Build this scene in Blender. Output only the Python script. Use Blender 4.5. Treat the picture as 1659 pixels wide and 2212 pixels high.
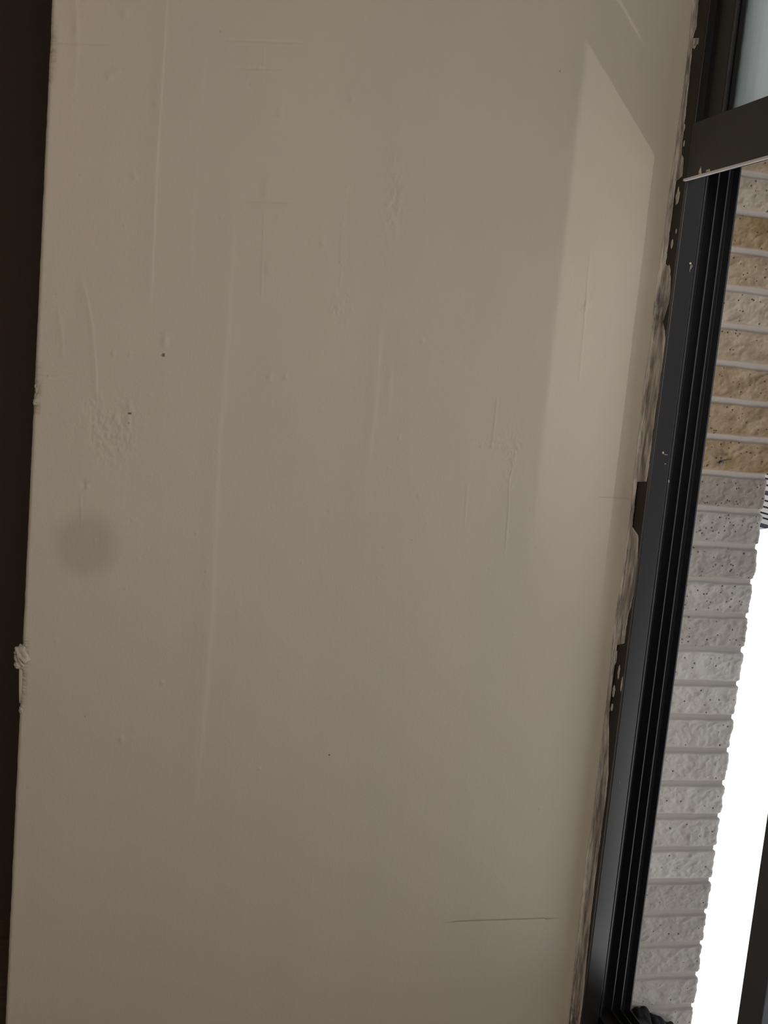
import bpy, bmesh, math, random
import numpy as np
from mathutils import Matrix, Vector

random.seed(7)
for o in list(bpy.data.objects):
    bpy.data.objects.remove(o)
SC = bpy.context.scene
COL = SC.collection

# ------------------------------------------------------------------ camera
CX, CY, F = 829.5, 1106.0, 2370.0
def unit(v):
    v = np.array(v, float); return v / np.linalg.norm(v)
UPC = unit([1536, 16809, F])
DPC = unit([9712, -553, -F]); DPC = unit(DPC - UPC * (DPC @ UPC))
XPC = np.cross(DPC, UPC)
R = np.array([XPC, DPC, UPC])
CAM = np.array([1.45, 0.0, 1.5])
cd = bpy.data.cameras.new('camera'); cam = bpy.data.objects.new('camera', cd); COL.objects.link(cam)
cam.matrix_world = Matrix.Translation(Vector(CAM.tolist())) @ Matrix(R.tolist()).to_4x4()
cd.sensor_width = 36; cd.lens = F * 36 / 2212; cd.clip_start = 0.05; cd.clip_end = 500
SC.camera = cam

# ------------------------------------------------------------------ light
SC.view_settings.view_transform = 'Standard'; SC.view_settings.look = 'None'
SC.view_settings.gamma = 1; SC.view_settings.use_curve_mapping = False
SC.view_settings.exposure = 0.0
w = bpy.data.worlds.new('sky'); SC.world = w; w.use_nodes = True
wn = w.node_tree.nodes; wl = w.node_tree.links
bg = wn['Background']
tc = wn.new('ShaderNodeTexCoord'); sp = wn.new('ShaderNodeSeparateXYZ'); rp = wn.new('ShaderNodeValToRGB')
wl.new(tc.outputs['Generated'], sp.inputs[0]); wl.new(sp.outputs['Z'], rp.inputs[0]); wl.new(rp.outputs[0], bg.inputs[0])
rp.color_ramp.elements[0].color = (1.0, 0.99, 0.97, 1); rp.color_ramp.elements[0].position = 0.0
rp.color_ramp.elements[1].color = (0.62, 0.70, 0.85, 1); rp.color_ramp.elements[1].position = 0.8
SKY = 1.35; bg.inputs[1].default_value = SKY

sd = bpy.data.lights.new('sun', 'SUN'); sun = bpy.data.objects.new('sun', sd); COL.objects.link(sun)
sd.energy = 5.0; sd.angle = 0.009; sd.color = (1, 0.96, 0.9)
# the sun stands behind the house (over -Y), high
sun.rotation_euler = Vector((0.25, -0.55, 1.0)).to_track_quat('Z', 'Y').to_euler()

# sunlight thrown up from a bright reflecting roof below the window: makes the patch on the plaster
gl = bpy.data.lights.new('sun_glint', 'SPOT'); glint = bpy.data.objects.new('sun_glint', gl); COL.objects.link(glint)
ld = Vector((-1, -1.03, 1.13)).normalized()
glint.location = Vector((0, 0.66, 1.66)) - ld * 9.0
glint.rotation_euler = (-ld).to_track_quat('Z', 'Y').to_euler()
gl.energy = 640; gl.shadow_soft_size = 0.05; gl.spot_size = math.radians(5.6); gl.spot_blend = 1.0; gl.color = (1, 0.97, 0.90)

# added fill lamp before the right wall, no window there; brightens the plaster
al = bpy.data.lights.new('added_room_fill', 'AREA'); al.shape = 'RECTANGLE'; al.size = 0.9; al.size_y = 1.1
fill = bpy.data.objects.new('added_room_fill', al); COL.objects.link(fill)
fill.location = (2.58, 0.15, 1.75); fill.rotation_euler = Vector((1, 0, 0)).to_track_quat('Z', 'Y').to_euler()
al.energy = 17; al.color = (1.0, 0.94, 0.85)

# ------------------------------------------------------------------ helpers
def at(px, py, ax, c):
    d = R @ np.array([px - CX, CY - py, -F]); return CAM + d * ((c - CAM[ax]) / d[ax])

def mat(name, col, rough=0.6, spec=0.5, metal=0.0):
    m = bpy.data.materials.new(name); m.use_nodes = True
    b = m.node_tree.nodes['Principled BSDF']
    b.inputs['Base Color'].default_value = (*col, 1); b.inputs['Roughness'].default_value = rough
    b.inputs['Specular IOR Level'].default_value = spec; b.inputs['Metallic'].default_value = metal
    return m

def N(m, kind, **kw):
    n = m.node_tree.nodes.new(kind)
    for k, v in kw.items(): setattr(n, k, v)
    return n

def noise_mix(m, c1, c2, scale, stretch=(1, 1, 1), lo=0.35, hi=0.65, detail=6):
    """base colour mottled between two colours; returns the colour socket"""
    L = m.node_tree.links
    t = N(m, 'ShaderNodeTexCoord'); mp = N(m, 'ShaderNodeMapping'); mp.inputs['Scale'].default_value = stretch
    n = N(m, 'ShaderNodeTexNoise'); n.inputs['Scale'].default_value = scale; n.inputs['Detail'].default_value = detail
    r = N(m, 'ShaderNodeMapRange'); r.inputs['From Min'].default_value = lo; r.inputs['From Max'].default_value = hi
    x = N(m, 'ShaderNodeMix', data_type='RGBA')
    x.inputs[6].default_value = (*c1, 1); x.inputs[7].default_value = (*c2, 1)
    L.new(t.outputs['Object'], mp.inputs[0]); L.new(mp.outputs[0], n.inputs[0]); L.new(n.outputs[0], r.inputs[0]); L.new(r.outputs[0], x.inputs[0])
    L.new(x.outputs[2], m.node_tree.nodes['Principled BSDF'].inputs['Base Color'])
    return x.outputs[2], n.outputs[0]

def attr_mix(m, sock, attr, col):
    L = m.node_tree.links
    a = N(m, 'ShaderNodeAttribute', attribute_name=attr)
    x = N(m, 'ShaderNodeMix', data_type='RGBA'); x.inputs[7].default_value = (*col, 1)
    L.new(a.outputs['Fac'], x.inputs[0]); L.new(sock, x.inputs[6])
    L.new(x.outputs[2], m.node_tree.nodes['Principled BSDF'].inputs['Base Color'])
    return x.outputs[2]

def bump(m, scale, dist, stretch=(1, 1, 1), detail=4, strength=1.0):
    L = m.node_tree.links
    t = N(m, 'ShaderNodeTexCoord'); mp = N(m, 'ShaderNodeMapping'); mp.inputs['Scale'].default_value = stretch
    n = N(m, 'ShaderNodeTexNoise'); n.inputs['Scale'].default_value = scale; n.inputs['Detail'].default_value = detail
    b = N(m, 'ShaderNodeBump'); b.inputs['Distance'].default_value = dist; b.inputs['Strength'].default_value = strength
    L.new(t.outputs['Object'], mp.inputs[0]); L.new(mp.outputs[0], n.inputs[0]); L.new(n.outputs[0], b.inputs['Height'])
    L.new(b.outputs[0], m.node_tree.nodes['Principled BSDF'].inputs['Normal'])

def link(name, me, m, parent=None, smooth=False):
    o = bpy.data.objects.new(name, me); COL.objects.link(o)
    if m: me.materials.append(m)
    if parent: o.parent = parent
    if smooth: me.shade_smooth()
    return o

def boxes(name, bs, m, parent=None, bevel=0.0):
    bm = bmesh.new()
    for (x0, x1, y0, y1, z0, z1) in bs:
        vs = [bm.verts.new((x, y, z)) for x in (x0, x1) for y in (y0, y1) for z in (z0, z1)]
        for f in ((0, 1, 3, 2), (4, 6, 7, 5), (0, 4, 5, 1), (2, 3, 7, 6), (0, 2, 6, 4), (1, 5, 7, 3)):
            bm.faces.new([vs[i] for i in f])
    bmesh.ops.recalc_face_normals(bm, faces=bm.faces)
    me = bpy.data.meshes.new(name); bm.to_mesh(me); bm.free()
    o = link(name, me, m, parent)
    if bevel:
        b = o.modifiers.new('bevel', 'BEVEL'); b.width = bevel; b.segments = 2; b.limit_method = 'ANGLE'
    return o

def prism(name, prof, a, b, axis, m, parent=None, bevel=0.0):
    """closed profile extruded: axis 'z' -> profile (x,y); axis 'x' -> profile (y,z)"""
    bm = bmesh.new()
    P = (lambda p, t: (p[0], p[1], t)) if axis == 'z' else (lambda p, t: (t, p[0], p[1]))
    A = [bm.verts.new(P(p, a)) for p in prof]; B = [bm.verts.new(P(p, b)) for p in prof]
    n = len(prof)
    for i in range(n): bm.faces.new((A[i], A[(i + 1) % n], B[(i + 1) % n], B[i]))
    bm.faces.new(A); bm.faces.new(B[::-1])
    bmesh.ops.recalc_face_normals(bm, faces=bm.faces)
    me = bpy.data.meshes.new(name); bm.to_mesh(me); bm.free()
    o = link(name, me, m, parent)
    if bevel:
        bv = o.modifiers.new('bevel', 'BEVEL'); bv.width = bevel; bv.segments = 2; bv.limit_method = 'ANGLE'
    return o

def grid_mesh(name, V, attrs=None):
    """V: (rows, cols, 3)"""
    r, c = V.shape[:2]
    idx = np.arange(r * c).reshape(r, c)
    q = np.stack([idx[:-1, :-1], idx[:-1, 1:], idx[1:, 1:], idx[1:, :-1]], -1).reshape(-1, 4)
    me = bpy.data.meshes.new(name)
    me.vertices.add(r * c); me.vertices.foreach_set('co', V.reshape(-1).astype(np.float32))
    me.loops.add(q.size); me.loops.foreach_set('vertex_index', q.reshape(-1).astype(np.int32))
    me.polygons.add(len(q)); me.polygons.foreach_set('loop_start', (np.arange(len(q)) * 4).astype(np.int32))
    me.update(calc_edges=True)
    for k, a in (attrs or {}).items():
        at_ = me.attributes.new(k, 'FLOAT', 'POINT'); at_.data.foreach_set('value', np.clip(a, 0, 1).reshape(-1).astype(np.float32))
    return me

def vnoise(x, y, seed):
    """smooth value noise on numpy arrays, -1..1"""
    xi = np.floor(x).astype(np.int64); yi = np.floor(y).astype(np.int64)
    fx = x - xi; fy = y - yi
    fx = fx * fx * (3 - 2 * fx); fy = fy * fy * (3 - 2 * fy)
    def h(i, j):
        n = (i * 374761393 + j * 668265263 + seed * 1442695041) & 0x7fffffff
        n = ((n ^ (n >> 13)) * 1274126177) & 0x7fffffff
        return ((n ^ (n >> 16)) & 0xffff) / 32767.5 - 1
    return (h(xi, yi) * (1 - fx) + h(xi + 1, yi) * fx) * (1 - fy) + (h(xi, yi + 1) * (1 - fx) + h(xi + 1, yi + 1) * fx) * fy

def fbm(x, y, seed, oct=4):
    s = 0; a = 1; t = 0
    for k in range(oct):
        s = s + a * vnoise(x * 2 ** k, y * 2 ** k, seed + 17 * k); t += a; a *= 0.5
    return s / t

def struct(o, label=None):
    o['kind'] = 'structure'
    if label: o['label'] = label
    return o

def tag(o, label, cat, group=None):
    o['label'] = label; o['category'] = cat
    if group: o['group'] = group
    return o

# ------------------------------------------------------------------ materials
M_plaster = mat('plaster', (0.50, 0.42, 0.34), 0.55, 0.3)
s, _ = noise_mix(M_plaster, (0.49, 0.435, 0.365), (0.52, 0.455, 0.382), 7.0, (1, 1, 0.4), 0.3, 0.7, 3)
s = attr_mix(M_plaster, s, 'smudge', (0.30, 0.245, 0.185))
s = attr_mix(M_plaster, s, 'stain', (0.09, 0.075, 0.055))
bump(M_plaster, 420, 0.00022, (1, 1, 0.7), 3)
M_dark = mat('dark_brown_panel', (0.125, 0.088, 0.068), 0.7, 0.2); bump(M_dark, 60, 0.0004)
M_room = mat('room_paint', (0.56, 0.49, 0.41), 0.8, 0.2); bump(M_room, 90, 0.0003)
M_floor = mat('floor_wood', (0.22, 0.15, 0.10), 0.5)
noise_mix(M_floor, (0.18, 0.12, 0.08), (0.28, 0.19, 0.12), 6, (8, 1, 1))
M_metal = mat('dark_aluminium', (0.020, 0.018, 0.017), 0.38, 0.5)
noise_mix(M_metal, (0.011, 0.0100, 0.0095), (0.017, 0.015, 0.0135), 40, (1, 1, 0.1))
M_brown = mat('brown_flange', (0.026, 0.019, 0.014), 0.5, 0.35)
M_strip = mat('grey_strip', (0.015, 0.014, 0.0138), 0.28, 0.7)
M_sash = mat('flare_tinted_aluminium', (0.050, 0.054, 0.070), 0.4, 0.5)  # bluish lift stands in for flare haze over the dark sash
M_track = mat('track_aluminium', (0.020, 0.0215, 0.027), 0.38, 0.6)  # slightly bluish and lifted to suggest flare on the lower tracks
M_groove = mat('groove_rubber', (0.006, 0.006, 0.006), 0.7, 0.2)
M_silver = mat('bright_aluminium', (0.88, 0.84, 0.88), 0.45, 0.5, 0.3)
M_frost = mat('frosted_glass', (0.82, 0.90, 0.93), 0.4, 0.5)
fb = M_frost.node_tree.nodes['Principled BSDF']; fb.inputs['Transmission Weight'].default_value = 0.88; fb.inputs['Roughness'].default_value = 0.6
_ = noise_mix(M_frost, (0.66, 0.75, 0.77), (0.86, 0.94, 0.95), 9, (6, 1, 0.5)); bump(M_frost, 260, 0.0004, (1, 1, 0.3))
M_glass = mat('clear_glass', (1, 1, 1), 0.02, 0.5); M_glass.node_tree.nodes['Principled BSDF'].inputs['Transmission Weight'].default_value = 1.0
M_seal = mat('old_sealant', (0.2, 0.17, 0.14), 0.7, 0.25)
s, _ = noise_mix(M_seal, (0.27, 0.24, 0.225), (0.66, 0.60, 0.55), 120, (1, 1, 0.2), 0.36, 0.62, 10)
s = attr_mix(M_seal, s, 'stain', (0.02, 0.016, 0.013))
M_fleck = mat('paint_fleck', (0.62, 0.55, 0.47), 0.7, 0.2)
M_tile = mat('split_face_tile', (0.3, 0.25, 0.17), 0.75, 0.25)
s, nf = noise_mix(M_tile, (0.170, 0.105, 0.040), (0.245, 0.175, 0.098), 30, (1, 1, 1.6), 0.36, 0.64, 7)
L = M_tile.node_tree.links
g1 = N(M_tile, 'ShaderNodeMix', data_type='RGBA'); g1.inputs[6].default_value = (0.39, 0.37, 0.34, 1); g1.inputs[7].default_value = (0.50, 0.48, 0.45, 1)  # own grey tile tone, lightened further to stand in for flare
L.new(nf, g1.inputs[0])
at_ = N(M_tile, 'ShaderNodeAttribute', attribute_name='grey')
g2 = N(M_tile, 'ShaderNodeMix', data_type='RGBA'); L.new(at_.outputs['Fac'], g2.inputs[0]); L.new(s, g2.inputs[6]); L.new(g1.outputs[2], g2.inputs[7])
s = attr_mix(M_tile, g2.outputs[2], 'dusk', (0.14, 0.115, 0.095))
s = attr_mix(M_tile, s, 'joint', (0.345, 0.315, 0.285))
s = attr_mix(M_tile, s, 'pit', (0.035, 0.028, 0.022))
M_ground = mat('pale_ground', (0.85, 0.84, 0.82), 0.9, 0.1); bump(M_ground, 3, 0.02)
M_white = mat('white_render', (0.88, 0.88, 0.88), 0.8, 0.2)
M_siding = mat('pale_siding', (0.17, 0.165, 0.165), 0.7); M_sidedark = mat('dark_siding_back', (0.03, 0.033, 0.04), 0.8)
M_leaf = mat('dried_leaf', (0.035, 0.028, 0.022), 0.6); M_leafb = mat('leaf_underside', (0.10, 0.115, 0.13), 0.5)

YF = 0.728      # inner line of the window frame
XF = 0.033      # how far the frame stands proud of the plaster
ZS, ZH = 0.545, 2.25

# ------------------------------------------------------------------ plastered reveal (the large pale wall)
ys = np.arange(-0.1085, YF + 0.012, 0.0011); zs = np.arange(0.40, 2.14, 0.0011)
Y, Z = np.meshgrid(ys, zs)
H = np.zeros_like(Y); stain = np.zeros_like(Y); smudge = np.zeros_like(Y)
def P(px, py):
    p = at(px, py, 0, 0.0); return p[1], p[2]
def seg_field(pts):
    """signed distance across a polyline (positive to the right) and fade 0..1 by distance along it"""
    q = np.array([P(*p) for p in pts])
    z0, z1 = q[:, 1].min(), q[:, 1].max(); y0, y1 = q[:, 0].min(), q[:, 0].max()
    i0 = max(0, int((z0 - 0.03 - zs[0]) / 0.0011)); i1 = max(0, int((z1 + 0.03 - zs[0]) / 0.0011))
    j0 = max(0, int((y0 - 0.03 - ys[0]) / 0.0011)); j1 = max(0, int((y1 + 0.03 - ys[0]) / 0.0011))
    sl = (slice(i0, i1), slice(j0, j1)); yy, zz = Y[sl], Z[sl]
    best = np.full(yy.shape, 9.0); sgn = np.zeros(yy.shape); along = np.zeros(yy.shape)
    tot = np.linalg.norm(np.diff(q, axis=0), axis=1).sum(); acc = 0
    for a, b in zip(q[:-1], q[1:]):
        d = b - a; Ln = np.linalg.norm(d); t = np.clip(((yy - a[0]) * d[0] + (zz - a[1]) * d[1]) / Ln ** 2, 0, 1)
        dy = yy - a[0] - t * d[0]; dz = zz - a[1] - t * d[1]; r = np.hypot(dy, dz)
        k = r < best; best[k] = r[k]; sgn[k] = np.sign(-d[1] * dy + d[0] * dz)[k]; along[k] = ((acc + t * Ln) / tot)[k]
        acc += Ln
    return sl, best * np.where(sgn == 0, 1, sgn), np.clip(np.minimum(along, 1 - along) * 8, 0, 1)
REL = 0.85
def ridge(pts, h, wd):
    sl, d, f = seg_field(pts); H[sl] += REL * h * f * np.exp(-(d / wd) ** 2)
def lip(pts, h, wd, wide):
    """a trowel lip: sharp on one side, fading away on the other"""
    sl, d, f = seg_field(pts); H[sl] += REL * h * f * np.where(d > 0, np.exp(-(d / wd) ** 2), np.exp(-(d / wide) ** 2))
def bumpat(px, py, r, h, ecc=1.0):
    y, z = P(px, py); r *= 0.00062
    H[:] += REL * h * np.exp(-(((Y - y) / r) ** 2 + ((Z - z) / (r * ecc)) ** 2))
def speck(px, py, r, a=1.0, ecc=1.0):
    y, z = P(px, py); r *= 0.00062
    stain[:] = np.maximum(stain, a * (((Y - y) / r) ** 2 + ((Z - z) / (r * ecc)) ** 2 < 1.2))
lip([(365, -60), (357, 60), (348, 200), (340, 330), (334, 450), (330, 560), (326, 670)], 0.0010, 0.0011, 0.012)
lip([(448, -60), (440, 130), (425, 290), (415, 440), (408, 620)], 0.00035, 0.004, 0.014)
lip([(506, 420), (495, 600), (483, 800), (470, 950), (462, 1150), (452, 1350), (445, 1450), (432, 1600), (412, 1800)], 0.00085, 0.0045, 0.016)
lip([(822, 690), (812, 850), (795, 1010)], 0.0008, 0.003, 0.010)
lip([(845, 780), (838, 900)], 0.0005, 0.003, 0.006)
ridge([(571, 88), (569, 130), (566, 180)], 0.0004, 0.0011); ridge([(571, 440), (568, 540), (564, 655)], 0.0004, 0.0011)
for a, b in (((470, 86), (660, 92)), ((500, 147), (615, 149)), ((515, 433), (640, 437)), ((100, 90), (250, 96))):
    ridge([a, ((a[0] + b[0]) / 2, (a[1] + b[1]) / 2), b], -0.0007, 0.0016)
lip([(176, 592), (188, 640), (200, 705), (208, 800), (210, 885)], 0.0006, 0.0009, 0.006)
lip([(126, 668), (135, 720), (138, 775)], 0.0004, 0.0009, 0.004)
lip([(162, -40), (168, 90), (160, 215)], 0.0004, 0.0012, 0.006)
ridge([(738, 470), (735, 580)], 0.0004, 0.0012); ridge([(745, 440), (737, 590), (730, 640)], 0.0003, 0.0012)
ridge([(1276, 530), (1268, 620), (1262, 700), (1250, 835)], 0.0005, 0.0014)
ridge([(1075, 850), (1070, 900), (1062, 968)], 0.0006, 0.0014)
ridge([(1110, 990), (1100, 1040), (1098, 1110), (1090, 1205)], 0.0007, 0.0012)
ridge([(1010, 1040), (1003, 1140)], 0.0004, 0.0016)
ridge([(105, 815), (130, 812), (158, 808)], -0.0004, 0.001)
ridge([(92, 652), (110, 640), (124, 634)], -0.0003, 0.001)
ridge([(174, 1070), (176, 1130)], 0.0004, 0.0012)
for b in ((575, 412, 9, 0.0012, 1.6), (580, 580, 9, 0.0011, 1.2), (605, 245, 7, 0.0009, 1.4), (562, 145, 6, 0.0009, 1.2), (665, 525, 4, -0.0007, 1.5),
          (697, 525, 6, 0.0010, 1.3), (788, 38, 5, 0.0009, 1.3), (250, 155, 8, 0.0008, 1), (236, 165, 6, 0.0009, 1.2), (270, 30, 8, 0.0010, 1.4), (290, 380, 6, 0.0009, 1.2),
          (337, 222, 6, 0.0008, 1), (245, 765, 4, 0.0008, 1.5), (281, 765, 4, 0.0008, 1.5), (356, 735, 7, 0.0013, 2.0), (582, 815, 6, 0.0011, 1.3), (617, 816, 5, 0.0010, 1.3),
          (181, 1046, 6, -0.0012, 1.2), (188, 1052, 4, 0.0013, 1.2), (1040, 962, 5, 0.0009, 1.4), (1062, 964, 4, 0.0010, 1.4), (912, 737, 4, 0.0009, 1.5), (862, 945, 3, 0.0009, 1.5),
          (1265, 662, 5, 0.0010, 1.5), (262, 1597, 5, 0.0011, 1.4), (350, 1474, 4, 0.0010, 1.2), (560, 1661, 3, 0.0008, 1.2), (1166, 1746, 4, 0.0008, 1), (1210, 153, 3, -0.0009, 1.2),
          (858, 123, 4, 0.0007, 1.6), (730, 665, 7, 0.0011, 1.1), (600, 470, 5, 0.0007, 1.2), (760, 212, 6, 0.0009, 1.2), (215, 855, 6, 0.0010, 1.4), (280, 880, 7, 0.0012, 1.2),
          (475, 68, 3, -0.0008, 1), (1000, 700, 10, 0.0005, 2), (905, 1070, 4, 0.0007, 1.4), (1150, 640, 5, 0.0006, 1.5), (165, 60, 6, 0.0010, 2.4)):
    bumpat(*b)
def rough(px, py, rx, ry, a, sc, seed):
    y, z = P(px, py); rx *= 0.00062; ry *= 0.00062
    m = np.exp(-(((Y - y) / rx) ** 2 + ((Z - z) / ry) ** 2))
    n = fbm(Y * sc, Z * sc * 0.7, seed, 3)
    H[:] += 0.8 * a * m * (np.abs(n) * 2 - 0.4)
rough(848, 430, 28, 150, 0.0009, 130, 3); rough(755, 430, 14, 140, 0.0004, 150, 4)
rough(245, 930, 45, 60, 0.0012, 120, 5); rough(1105, 985, 14, 60, 0.0012, 160, 6); rough(1085, 960, 50, 18, 0.0007, 150, 8)
rough(200, 890, 20, 30, 0.0008, 150, 9); rough(740, 660, 30, 40, 0.0006, 160, 10); rough(1270, 640, 16, 30, 0.0007, 160, 12)
# gentle trowel waves, fine vertical drag marks, scattered grains
H += 0.0006 * fbm(Y * 9, Z * 4, 21, 3) + 0.00010 * fbm(Y * 70, Z * 8, 22, 3) + 0.00005 * fbm(Y * 300, Z * 260, 23, 2)
rs = np.random.RandomState(4)
for k in range(150):
    px, py = rs.uniform(120, 1350), rs.uniform(0, 1400) ** 1.0
    y, z = P(px, py); j = int((y - ys[0]) / 0.0011); i = int((z - zs[0]) / 0.0011)
    if not (6 < i < len(zs) - 6 and 6 < j < len(ys) - 6): continue
    sl = (slice(i - 5, i + 6), slice(j - 5, j + 6)); r = rs.uniform(0.0008, 0.0018)
    H[sl] += rs.choice([-1, 1]) * rs.uniform(0.0001, 0.0005) * np.exp(-((Y[sl] - y) ** 2 + ((Z[sl] - z) / 1.5) ** 2) / r ** 2)
for sk in ((353, 767, 3.2, 0.9, 1.1), (280, 893, 3.2, 1, 0.6), (278, 914, 1.5, 0.8, 1), (711, 1631, 2.0, 1, 1), (1210, 154, 2, 0.6, 1), (184, 1547, 1.6, 0.5, 1),
           (103, 811, 1.6, 0.4, 1), (475, 68, 1.8, 0.4, 1), (890, 1166, 1.5, 0.3, 1)):
    speck(*sk)
sl, d, f = seg_field([(950, 1993), (1040, 1988), (1130, 1985), (1215, 1984)]); stain[sl] = np.maximum(stain[sl], 0.42 * f * (np.abs(d) < 0.0011)); H[sl] -= 0.0004 * f * np.exp(-(d / 0.001) ** 2)
sl, d, f = seg_field([(1290, 1073), (1330, 1076), (1362, 1078)]); stain[sl] = np.maximum(stain[sl], 0.18 * f * (np.abs(d) < 0.0010))
y, z = P(186, 1176); rr = np.hypot((Y - y) / 0.050, (Z - z) / 0.052) + 0.10 * fbm(Y * 25, Z * 25, 31, 2)
smudge = 0.36 * np.clip((1.0 - rr) * 2.2, 0, 1) ** 1.2
# knocked corner on the room side: the first columns turn round the arris
e = Y - ys[0]
chips = 0.0004 * fbm(Z * 90, Z * 0 + 3, 41, 3)
def chipz(py, half, dep, sd):
    z = P(60, py)[1]; g = np.clip(1 - np.abs(Z - z) / half, 0, 1) ** 0.6
    return dep * g * (0.7 + 0.6 * vnoise(Z * 600, Z * 0, sd))
dep = chipz(105, 0.040, 0.0035, 51) + chipz(802, 0.014, 0.0022, 52) + chipz(845, 0.016, 0.0055, 53) + chipz(880, 0.010, 0.0050, 54) + chipz(1480, 0.042, 0.0035, 55) + chipz(1408, 0.018, 0.0070, 56)
corner = np.clip(1 - e / 0.004, 0, 1)
X = H - 0.0025 * corner ** 2 - dep * np.clip(1 - e / 0.009, 0, 1) ** 1.3 * (1 + 0.5 * fbm(Y * 500, Z * 400, 57, 2))
Yd = Y + chips * corner
V = np.stack([X, Yd, Z], -1)
# turn the sheet round the arris and back along the pier's end
end = []
for back, fy in ((0.006, 0.0006), (0.02, 0.001), (0.16, 0.001)):
    c = V[:, :1].copy(); c[:, :, 0] -= back; c[:, :, 1] += fy; end.append(c)
Vf = np.concatenate(end[::-1] + [V], 1)
pad = lambda a: np.concatenate([np.zeros((a.shape[0], 3)), a], 1)
plaster = link('wall_front', grid_mesh('wall_front', Vf, {'stain': pad(stain), 'smudge': pad(smudge)}), M_plaster, smooth=True)
struct(plaster, 'pale plastered reveal wall with scratches and a faint round smudge')
# masonry behind the plaster, above and below the finely modelled part
boxes('pier_core', [(-0.16, -0.012, -0.1065, 0.726, 0.0, 2.6)], M_plaster, plaster)
boxes('plain_plaster', [(-0.012, 0.0, -0.1065, 0.726, 0.0, 0.400), (-0.012, 0.0, -0.1065, 0.726, 2.138, 2.6)], M_plaster, plaster)

# lump of filler hanging on the arris
def lump(name, c, rad, seed, m, parent, amp=0.35, sub=4):
    bm = bmesh.new(); bmesh.ops.create_icosphere(bm, subdivisions=sub, radius=1)
    for v in bm.verts:
        p = np.array(v.co); n = float(fbm(np.array([p[0] * 1.6 + p[2] * .7 + 9]), np.array([p[1] * 1.6 + p[2] * 1.3 + 5]), seed, 4)[0])
        n2 = abs(float(vnoise(np.array([p[1] * 2.3 + 3]), np.array([p[2] * 2.6 + p[0]]), seed + 5)[0]))
        s_ = 1 + amp * n * 1.6 - 0.35 * amp * n2
        v.co = (c[0] + p[0] * rad[0] * s_, c[1] + p[1] * rad[1] * s_, c[2] + p[2] * rad[2] * s_)
    me = bpy.data.meshes.new(name); bm.to_mesh(me); bm.free()
    return link(name, me, m, parent, True)
y, z = P(46, 1418)
lump('filler_lump', (-0.004, y, z), (0.009, 0.0105, 0.0120), 3, M_plaster, plaster, 0.4)
y, z = P(42, 1435)
lump('filler_lump', (-0.003, y, z), (0.008, 0.0070, 0.0070), 8, M_plaster, plaster, 0.5)
y, z = P(48, 1402)
lump('filler_lump', (-0.005, y, z), (0.007, 0.0060, 0.0050), 14, M_plaster, plaster, 0.5)
y, z = P(45, 1534)
lump('filler_lump', (-0.002, y, z), (0.003, 0.0026, 0.0040), 21, M_plaster, plaster, 0.5)
y, z = P(76, 868)
lump('filler_lump', (-0.004, y, z), (0.004, 0.0022, 0.0040), 23, M_plaster, plaster, 0.9)
y, z = P(79, 838)
lump('filler_lump', (-0.004, y, z), (0.004, 0.0022, 0.0050), 25, M_plaster, plaster, 0.9)
# thin loose sliver below the lump
pts = [P(47, 1440), P(46, 1465), P(45, 1495), P(43, 1520)]
bm = bmesh.new(); prev = None
for (y, z), wd in zip(pts, (0.0040, 0.0036, 0.0030, 0.0015)):
    r_ = [bm.verts.new(v) for v in ((-0.006, y - wd, z), (-0.003, y - wd * .9, z), (-0.003, y + 0.001, z), (-0.006, y + 0.001, z))]
    if prev:
        for i in range(4): bm.faces.new((prev[i], prev[(i + 1) % 4], r_[(i + 1) % 4], r_[i]))
    else: bm.faces.new(r_)
    prev = r_
bm.faces.new(prev[::-1]); bmesh.ops.recalc_face_normals(bm, faces=bm.faces)
me = bpy.data.meshes.new('loose_sliver'); bm.to_mesh(me); bm.free(); link('loose_sliver', me, M_plaster, plaster, True)

# ------------------------------------------------------------------ rest of the room
struct(boxes('wall_left', [(-1.40, -1.30, -2.6, 0.73, 0, 2.5)], M_dark), 'dark brown wall beyond the plaster edge')
struct(boxes('wall_back', [(-1.30, 2.6, -2.6, -2.5, 0, 2.5)], M_room))
struct(boxes('wall_right', [(2.6, 2.7, -2.6, 0.95, 0, 2.5)], M_room))
struct(boxes('floor', [(-1.30, 2.6, -2.5, 0.95, -0.1, 0.0)], M_floor))
struct(boxes('ceiling', [(-1.40, 2.7, -2.6, 0.95, 2.5, 2.6)], M_room))
# window wall: beside, under and over the opening
struct(boxes('wall_outside', [(-1.40, -0.165, 0.73, 0.93, 0, 2.5), (-0.165, -0.03, 0.728, 0.93, 0, 2.5), (-0.03, 2.6, 0.728, 0.838, 0.0, ZS - 0.045), (-0.03, 2.6, 0.728, 0.93, ZH, 2.5),
       (1.75, 2.6, 0.728, 0.93, ZS - 0.035, ZH)], M_room))

# ------------------------------------------------------------------ tiled outer reveal
ty = np.arange(0.790, 0.9405, 0.0007); rad_ = 0.0045
th = np.linspace(0, math.pi / 2, 10)[1:]
base_x = np.concatenate([np.full(len(ty), 0.0), -(rad_ - rad_ * np.cos(th)), np.linspace(-0.008, -0.10, 60)])
base_y = np.concatenate([ty, 0.9405 + rad_ * np.sin(th), np.full(60, 0.9405 + rad_)])
nrm_x = np.concatenate([np.ones(len(ty)), np.cos(th), np.zeros(60)]); nrm_y = np.concatenate([np.zeros(len(ty)), np.sin(th), np.ones(60)])
arc = np.concatenate([[0], np.cumsum(np.hypot(np.diff(base_x), np.diff(base_y)))])
tz = np.arange(0.42, 1.95, 0.0007)
A, ZZ = np.meshgrid(arc, tz)
PITCH, Z0 = 0.05365, 0.5702
row = np.floor((ZZ - Z0) / PITCH).astype(int)
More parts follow.
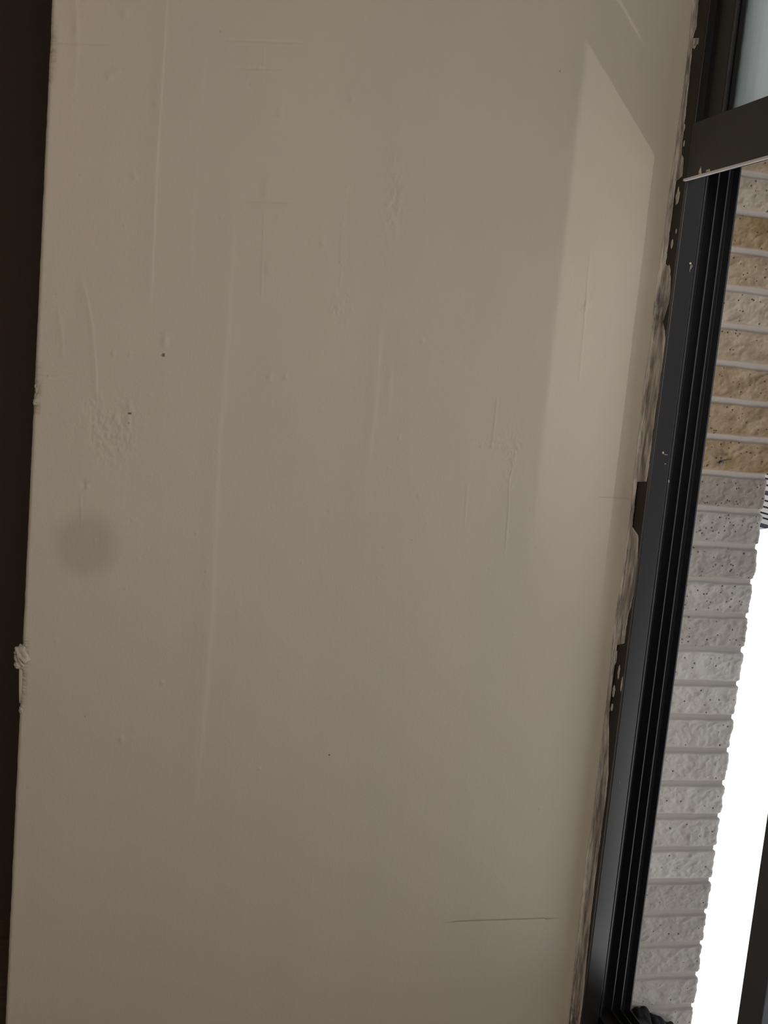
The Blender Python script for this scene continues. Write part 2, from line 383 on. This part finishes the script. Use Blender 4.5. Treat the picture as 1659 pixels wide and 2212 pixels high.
wob = 0.0007 * fbm(A * 45 + row * 0, ZZ * 0 + 2.2, 61, 3) + 0.0006 * vnoise(A * 30, row * 3.7, 62)
u = (ZZ - Z0 - wob) / PITCH; u = u - np.floor(u); dz = np.minimum(u, 1 - u) * PITCH
jm = np.clip((0.0060 - dz) / 0.0034, 0, 1)
sm = jm * jm * (3 - 2 * jm)
n1 = fbm(A * 48 + ZZ * 44, ZZ * 62 - A * 34 + row * 7.3, 63, 3); n2 = np.abs(fbm(A * 70 + ZZ * 60, ZZ * 90 - A * 50 + row * 3.1, 64, 2)); n3 = fbm(A * 300, ZZ * 300, 65, 3)
face = 0.0024 * n1 - 0.0016 * n2 + 0.00016 * n3
edge_round = np.clip((dz - 0.0050) / 0.004, 0, 1) ** 0.7
h = (0.0050 + face * edge_round + 0.0010 * edge_round) * (1 - sm) + sm * (0.0016 + 0.0001 * n3 + 0.0012 * np.clip(1 - dz / 0.004, 0, 1) * 0)
pit = np.zeros_like(A)
for k in range(1500):
    i = rs.randint(8, A.shape[0] - 8); j = rs.randint(4, len(ty) + 6)
    if sm[i, j] > 0.3: continue
    r = rs.choice([0.9, 0.9, 1.1, 1.5]); gi, gj = np.mgrid[-3:4, -3:4]
    ro = int(row[i, j]); thin = 1.0 if tz[i] > 1.10 else 0.35
    if rs.rand() > thin: continue
    mk = (gi ** 2 + gj ** 2) <= r * r
    jj = slice(j - 3, j + 4)
    if j < 3 or j + 4 > A.shape[1]: continue
    pit[i - 3:i + 4, jj] = np.maximum(pit[i - 3:i + 4, jj], mk * 0.9); h[i - 3:i + 4, jj] -= mk * 0.0008
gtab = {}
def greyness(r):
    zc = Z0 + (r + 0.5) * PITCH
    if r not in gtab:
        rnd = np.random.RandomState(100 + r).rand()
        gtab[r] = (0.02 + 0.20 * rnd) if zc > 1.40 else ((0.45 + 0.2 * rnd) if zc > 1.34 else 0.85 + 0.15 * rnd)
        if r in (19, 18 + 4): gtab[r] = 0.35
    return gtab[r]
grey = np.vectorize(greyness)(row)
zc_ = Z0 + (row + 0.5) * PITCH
dusk = np.where(zc_ > 1.40, 0.0, np.where(zc_ > 1.20, 0.58, np.where(zc_ > 1.10, 0.35, np.where(zc_ > 0.72, 0.05 + 0.05 * np.sin(row * 2.1), 0.40))))  # least on the lower middle rows, which stay pale as under flare
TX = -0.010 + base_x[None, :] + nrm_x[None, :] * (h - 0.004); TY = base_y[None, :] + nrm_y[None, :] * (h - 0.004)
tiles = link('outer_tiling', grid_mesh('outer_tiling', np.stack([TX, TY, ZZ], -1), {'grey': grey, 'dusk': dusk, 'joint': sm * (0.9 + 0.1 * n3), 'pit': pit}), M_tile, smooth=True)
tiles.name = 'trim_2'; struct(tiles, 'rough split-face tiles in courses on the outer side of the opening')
boxes('tile_backing', [(-0.03, -0.018, 0.80, 0.93, 0.42, 2.3)], M_tile, tiles)

# small dried leaf caught on a tile
y, z = at(1556, 997, 0, 0.0)[1:]
bm = bmesh.new()
def leafpt(px, py, x): p = at(px, py, 0, x); return bm.verts.new(p)
top = [(1581, 990), (1575, 991), (1566, 992), (1560, 993), (1556, 996), (1554, 1000), (1556, 1003), (1560, 1000), (1564, 996), (1572, 994), (1579, 994)]
a_ = [leafpt(px, py, 0.0040) for px, py in top]; b_ = [leafpt(px, py, -0.0025) for px, py in top]
bm.faces.new(a_); bm.faces.new(b_[::-1])
for i in range(len(top)): bm.faces.new((a_[i], a_[(i + 1) % len(top)], b_[(i + 1) % len(top)], b_[i]))
bmesh.ops.recalc_face_normals(bm, faces=bm.faces)
me = bpy.data.meshes.new('dried_leaf'); bm.to_mesh(me); bm.free()
leaf = link('dried_leaf', me, M_leaf); tag(leaf, 'tiny dark curled dried leaf stuck on a tan outer tile', 'leaf')
c = at(1558, 999, 0, 0.003)
lump('leaf_curl', (c[0], c[1], c[2]), (0.0025, 0.0042, 0.0030), 33, M_leaf, leaf, 0.2, 3)
c = at(1557, 1001.5, 0, 0.005)
lump('leaf_tip', (c[0], c[1], c[2]), (0.0012, 0.0028, 0.0018), 31, M_leafb, leaf, 0.2, 3)

# ------------------------------------------------------------------ window
win = bpy.data.objects.new('window_1', None); COL.objects.link(win); win.location = (0, 0, 0)
struct(win, 'dark aluminium window with frosted upper pane and open lower part')
# side jamb: flange against the plaster, flat strip, groove, sliding tracks
prism('frame_flange', [(-0.02, YF), (XF, YF), (XF, YF + 0.003), (-0.02, YF + 0.003)], 0.45, ZH, 'z', M_brown, win)
prism('frame_strip', [(-0.02, YF + 0.003), (XF, YF + 0.0005 + 0.0025), (XF + 0.0006, YF + 0.0032), (XF + 0.0006, 0.7575), (XF - 0.004, 0.7585), (-0.02, 0.7585)], 0.45, ZH, 'z', M_strip, win, 0.0004)
prism('frame_track', [(-0.02, 0.7585), (0.018, 0.7585), (0.018, 0.7610), (XF - 0.004, 0.7612), (XF - 0.004, 0.7640), (0.012, 0.7650), (0.010, 0.7765), (XF, 0.7770), (XF, 0.7786), (0.012, 0.7792),
      (0.010, 0.7915), (XF, 0.7920), (XF, 0.7936), (0.016, 0.7942), (0.014, 0.8090), (XF - 0.003, 0.8100), (XF - 0.003, 0.8122), (-0.02, 0.8122)], 0.45, ZH, 'z', M_track, win, 0.0003)
boxes('frame_track', [(1.70, 1.75, YF, 0.8122, 0.52, ZH)], M_metal, win)
boxes('frame_head', [(-0.02, 1.75, YF, 0.8122, ZH - 0.03, ZH)], M_metal, win)
# sill with rails
prism('frame_sill', [(YF, 0.50), (YF, 0.522), (0.7585, 0.522), (0.7590, 0.536), (0.7765, 0.536), (0.7770, 0.546), (0.7786, 0.546), (0.7790, 0.534), (0.7915, 0.534), (0.7920, 0.546), (0.7936, 0.546),
      (0.7942, 0.532), (0.8090, 0.530), (0.8100, 0.542), (0.8122, 0.542), (0.8122, 0.50)], -0.02, 1.75, 'x', M_metal, win, 0.0003)
# transom rail across the opening and its bright strip
ZB, ZT = 1.7775, 1.8495
prism('transom_rail', [(YF - 0.0005, ZB), (YF - 0.0005, ZT), (YF + 0.006, ZT + 0.0025), (0.7420, ZT + 0.0025), (0.7420, ZB), ], XF + 0.0012, 1.70, 'x', M_metal, win, 0.0006)
boxes('transom_strip', [(XF - 0.001, 1.70, YF - 0.0030, YF + 0.0015, ZB - 0.0036, ZB - 0.0006)], M_silver, win, 0.0003)
# upper fixed light: stile and bead round a frosted pane
up = bpy.data.objects.new('upper_light', None); COL.objects.link(up); up.parent = win
prism('stile', [(0.020, 0.7420), (0.0505, 0.7420), (0.0505, 0.7405), (0.0835, 0.7405), (0.0850, 0.7425), (0.0850, 0.7620), (0.020, 0.7620)], ZT + 0.0025, ZH - 0.03, 'z', M_metal, up, 0.0004)
boxes('glazing_bead', [(0.084, 0.0885, 0.7480, 0.7620, ZT + 0.002, ZH - 0.03), (0.084, 1.66, 0.7480, 0.7620, ZT + 0.0015, ZT + 0.0035)], M_groove, up)
boxes('stile', [(1.64, 1.70, 0.7405, 0.7620, ZT + 0.0025, ZH - 0.03)], M_metal, up)
boxes('frosted_pane', [(0.083, 1.65, 0.7540, 0.7580, ZT, ZH - 0.03)], M_frost, up)
# outer sliding sash, pushed aside
sash = bpy.data.objects.new('sliding_sash', None); COL.objects.link(sash); sash.parent = win
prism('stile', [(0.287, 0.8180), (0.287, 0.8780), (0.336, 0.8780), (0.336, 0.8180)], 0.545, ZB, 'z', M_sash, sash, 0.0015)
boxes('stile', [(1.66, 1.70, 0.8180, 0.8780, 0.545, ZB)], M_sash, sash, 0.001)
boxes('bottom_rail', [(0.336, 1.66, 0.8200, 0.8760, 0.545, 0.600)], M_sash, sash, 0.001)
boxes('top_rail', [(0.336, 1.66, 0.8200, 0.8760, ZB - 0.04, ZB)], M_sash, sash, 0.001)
boxes('glass_pane', [(0.330, 1.665, 0.8450, 0.8490, 0.595, ZB - 0.035)], M_glass, sash)
# outer sill with broken bedding mortar at the corner
boxes('outer_sill', [(-0.02, 1.75, 0.8124, 0.846, 0.490, 0.516)], M_metal, win, 0.001)
for q, rr_, sd_ in (((1385, 2200), (0.022, 0.017, 0.018), 5), ((1412, 2215), (0.022, 0.020, 0.016), 6), ((1440, 2225), (0.02, 0.018, 0.014), 9)):
    p = at(*q, 0, 0.0); lump('bedding_mortar', (0.002, p[1], p[2]), rr_, sd_, M_groove, win, 0.3)

# ------------------------------------------------------------------ torn sealant and paint between plaster and frame
tab = [(-80, 1502, 1519, 0), (0, 1494.6, 1509, .1), (60, 1491, 1504, .1), (84, 1490, 1497, 0), (90, 1489, 1509, 0), (103, 1488, 1508, 0), (106, 1487, 1495, 0), (200, 1476.5, 1486, 0), (300, 1462, 1475, 0), (335, 1458, 1472, 0), (345, 1456, 1476, 0),
       (385, 1450, 1474, 0), (392, 1449, 1460, 0), (500, 1435, 1447, 0), (570, 1425, 1438, 0), (578, 1424, 1446, 0), (600, 1420, 1449, 0), (630, 1416, 1448, 0.1), (655, 1413, 1445, 0.5), (695, 1409, 1432, 0.6), (712, 1408, 1436, 0.1), (740, 1406, 1437, 0),
       (800, 1395, 1429, 0), (900, 1383, 1415, 0), (1000, 1372, 1403, 0), (1034, 1369, 1398, 0), (1040, 1368, 1377, 0), (1120, 1361, 1368, 0), (1137, 1358, 1366, 0), (1150, 1356, 1380, 0), (1200, 1349, 1379, 0), (1250, 1343, 1374, 0), (1300, 1333, 1364, 0.05),
       (1325, 1330, 1357, 0.1), (1380, 1323, 1350, 0.15), (1392, 1322, 1334, 0.3), (1440, 1318, 1326, .2), (1470, 1315, 1321, .1), (1550, 1306, 1316, 0), (1650, 1295, 1316, 0), (1700, 1289, 1312, 0), (1750, 1283, 1305, 0), (1850, 1267, 1292, 0), (1950, 1255, 1280, 0.05),
       (2050, 1244, 1270, 0.05), (2150, 1236, 1262, 0.15), (2180, 1233, 1260, 0.6), (2212, 1231, 1257, 0.7), (2300, 1222, 1247, 0.4)]
zt, yt, xt, dk = [], [], [], []
for (py, a, b, g) in tab:
    pa = at(a, py, 0, 0.0); zt.append(pa[2]); yt.append(pa[1]); xt.append(at(b, py, 1, YF)[0]); dk.append(g)
o_ = np.argsort(zt); zt, yt, xt, dk = [np.array(v)[o_] for v in (zt, yt, xt, dk)]
sz = np.arange(zt[0], zt[-1], 0.0007); K = 34
ye = np.interp(sz, zt, yt) + 0.0008 * fbm(sz * 120, sz * 0, 71, 4); ye = np.minimum(ye, YF - 0.0012)
xe = np.interp(sz, zt, xt) + 0.0012 * fbm(sz * 160, sz * 0 + 4, 72, 4); xe = np.clip(xe, 0.002, XF - 0.0004)
SZ = np.repeat(sz[:, None], K, 1); T = np.linspace(0, 1, K)[None, :]
l1 = (YF - ye)[:, None]; l2 = xe[:, None]; tot = l1 + l2; sarc = T * tot
onp = sarc < l1
n = fbm(sarc * 260, SZ * 60, 73, 4)
rise = 0.0010 * np.clip(np.minimum(T, 1 - T) * 9, 0, 1) ** 0.7 * (1 + 0.9 * n)
H0 = 0.0004
SX = np.where(onp, rise + H0, sarc - l1 + 0.0006); SY = np.where(onp, ye[:, None] + sarc, YF - rise - 0.0002)
# round the inside corner
cr = np.exp(-((sarc - l1) / 0.0035) ** 2) * 0.0016; SX = SX + cr; SY = SY - cr
st = np.interp(sz, zt, dk)[:, None] * np.clip(0.6 + 2.2 * fbm(sarc * 190, SZ * 110, 74, 3), 0, 1)
crack = np.clip(1 - np.abs(sarc - l1 * 0.55 - 0.0022 * fbm(SZ * 25, SZ * 0, 75, 3)) / 0.0007, 0, 1) * np.clip(vnoise(SZ * 28, SZ * 0 + 9, 76) * 2.5 + 0.3, 0, 1)
crack2 = np.clip(1 - np.abs(sarc - l1 * 1.1 - 0.003 * fbm(SZ * 18, SZ * 0, 77, 3)) / 0.0006, 0, 1) * np.clip(vnoise(SZ * 22, SZ * 0 + 2, 78) * 2.5, 0, 1)
st = np.maximum(st, 0.75 * np.maximum(crack, crack2))
SX -= 0.0012 * np.maximum(crack, crack2) * onp
seal = link('trim_1', grid_mesh('trim_1', np.stack([SX, SY, SZ], -1), {'stain': st}), M_seal, smooth=True)
struct(seal, 'torn mottled sealant and paint smears along the dark window frame')

def fleck(name, px, py, rx, rz, plane, parent, seed, m=M_fleck):
    """a flat ragged paint drop lying on the flange (plane 'y') or on the strip (plane 'x')"""
    c = at(px, py, 1, YF) if plane == 'y' else at(px, py, 0, XF + 0.0006)
    bm = bmesh.new(); n = 16; rnd = random.Random(seed); ring = []
    for k in range(n):
        a = 2 * math.pi * k / n; q = 1 + rnd.uniform(-0.25, 0.25)
        du, dv = rx * q * math.cos(a), rz * q * math.sin(a)
        ring.append((c[0] + du, YF - 0.0001, c[2] + dv) if plane == 'y' else (XF + 0.0007, c[1] + du, c[2] + dv))
    off = Vector((0, -0.0007, 0)) if plane == 'y' else Vector((0.0005, 0, 0))
    a_ = [bm.verts.new(v) for v in ring]; cc = Vector(ring[0]) * 0
    for v in ring: cc += Vector(v) / n
    b_ = [bm.verts.new(Vector(v).lerp(cc, 0.18) + off) for v in ring]
    for k in range(n): bm.faces.new((a_[k], a_[(k + 1) % n], b_[(k + 1) % n], b_[k]))
    bm.faces.new(b_)
    bmesh.ops.recalc_face_normals(bm, faces=bm.faces)
    me = bpy.data.meshes.new(name); bm.to_mesh(me); bm.free(); return link(name, me, m, parent)
for i, a in enumerate(((1464, 424, .0050, .011), (1452, 527, .003, .006), (1445, 1040, .002, .002), (1326, 1493, .0042, .0085), (1322, 1527, .0034, .0065), (1337, 1450, .003, .012), (1331, 1420, .002, .01),
                       (1470, 360, .004, .011), (1468, 372, .003, .006), (1501, 95, .005, .006), (1479, 275, .0012, .004), (1478, 310, .0012, .004), (1461, 500, .0012, .003), (1443, 592, .006, .011), (1343, 1478, .0018, .01))):
    fleck('paint_fleck', a[0], a[1], a[2], a[3], 'y', win, 40 + i)
M_yel = mat('pale_splash', (0.45, 0.42, 0.25), 0.6); M_pale = mat('grey_splash', (0.22, 0.22, 0.21), 0.6)
for i, a in enumerate(((1491, 569, .0017, .0017), (1432, 978, .0018, .0016))): fleck('paint_fleck', *a, 'x', win, 70 + i, M_yel)
for i, a in enumerate(((1492, 577, .0012, .0035), (1494, 575, .0012, .002), (1490, 583, .0006, .003), (1438, 982, .0032, .0006), (1437, 1002, .0012, .0008), (1338, 1690, .0005, .004))): fleck('paint_fleck', *a, 'x', win, 80 + i, M_pale)
# shards of filler on the lower edge of the transom rail
for i, (px, py, w_, h_) in enumerate(((1513, 370, .0042, .0050), (1532, 367, .0036, .0020), (1528, 370, .002, .002))):
    c = at(px, py, 1, YF - 0.001); bm = bmesh.new()
    v = [bm.verts.new(p) for p in ((c[0] - w_, YF - 0.001, ZB), (c[0] + w_, YF - 0.001, ZB), (c[0], YF - 0.001, ZB + 2 * h_), (c[0], YF - 0.0035, ZB + h_ * .6))]
    for f in ((0, 1, 2), (0, 3, 1), (1, 3, 2), (2, 3, 0)): bm.faces.new([v[k] for k in f])
    me = bpy.data.meshes.new('filler_shard'); bm.to_mesh(me); bm.free(); link('filler_shard', me, M_fleck, win)

# ------------------------------------------------------------------ outside
struct(boxes('ground', [(-60, 60, 0.97, 90, -4.2, -4.0)], M_ground))
ground = bpy.data.objects['ground']
# neighbouring house: pale lap siding over a white lean-to
h0 = at(1645, 1164, 1, 11.0); d_ = R @ np.array([2450 - CX, CY - 930, -F]); d_ = d_ / np.linalg.norm(d_[:2]); 
house = bpy.data.objects.new('neighbour_house', None); COL.objects.link(house)
tag(house, 'far house with pale lap siding seen past the edge of the outer tiles', 'house')
c = at(1640, 1120, 1, 11.0)
hx0, hx1, hz = h0[0] - 1.5, h0[0] + 5.0, h0[2]
boxes('body', [(hx0, hx1, 11.05, 17, -4, hz + 3.4)], M_sidedark, house)
bs = []
zz = hz - 0.3; k = 0
while zz < hz + 3.0:
    gap = 0.035; hgt = 0.075 if k % 6 else 0.05
    bs.append((hx0, hx1, 11.0 - 0.02, 11.06, zz, zz + hgt)); zz += hgt + gap; k += 1
    if k % 5 == 0: zz += 0.05
boxes('siding', bs, M_siding, house)
prism('roof', [(10.6, hz + 3.3), (14, hz + 4.6), (17.4, hz + 3.3), (17.4, hz + 3.5), (14, hz + 4.8), (10.6, hz + 3.5)], hx0 - 0.3, hx1 + 0.3, 'x', M_sidedark, house)
# white lean-to whose sloping top edge cuts the siding
bm = bmesh.new()
pr_ = [(hx0 - 6, -4.0), (hx1, -4.0), (hx1, hz + 0.28 * (hx1 - h0[0]) * 1.0), (hx0 - 6, hz - 0.28 * (h0[0] - hx0 + 6))]
A_ = [bm.verts.new((x, 10.2, z)) for x, z in pr_]; B_ = [bm.verts.new((x, 10.95, z)) for x, z in pr_]
for i in range(4): bm.faces.new((A_[i], A_[(i + 1) % 4], B_[(i + 1) % 4], B_[i]))
bm.faces.new(A_); bm.faces.new(B_[::-1]); bmesh.ops.recalc_face_normals(bm, faces=bm.faces)
me = bpy.data.meshes.new('lean_to'); bm.to_mesh(me); bm.free()
lt = link('lean_to', me, M_white); tag(lt, 'sunlit white lean-to with a sloping top standing before the far sided house', 'outbuilding')

# added unseen grey building to the right, dark for the frame to reflect
nb = bpy.data.objects.new('unseen_dark_building', None); COL.objects.link(nb)
struct(nb)
M_nb = mat('grey_render', (0.13, 0.13, 0.135), 0.8, 0.2); bump(M_nb, 2, 0.01)
boxes('body', [(19, 29, 2.0, 34, -4.0, 9.0)], M_nb, nb)
boxes('parapet', [(18.85, 29.15, 1.85, 34.15, 9.0, 9.5)], M_nb, nb)
M_wg = mat('window_glass_dark', (0.03, 0.035, 0.04), 0.2)
for fl in range(4):
    for k in range(6):
        boxes('window', [(18.95, 19.02, 4 + k * 4.8, 6.2 + k * 4.8, -2.6 + fl * 3.0, -1.2 + fl * 3.0)], M_wg, nb)
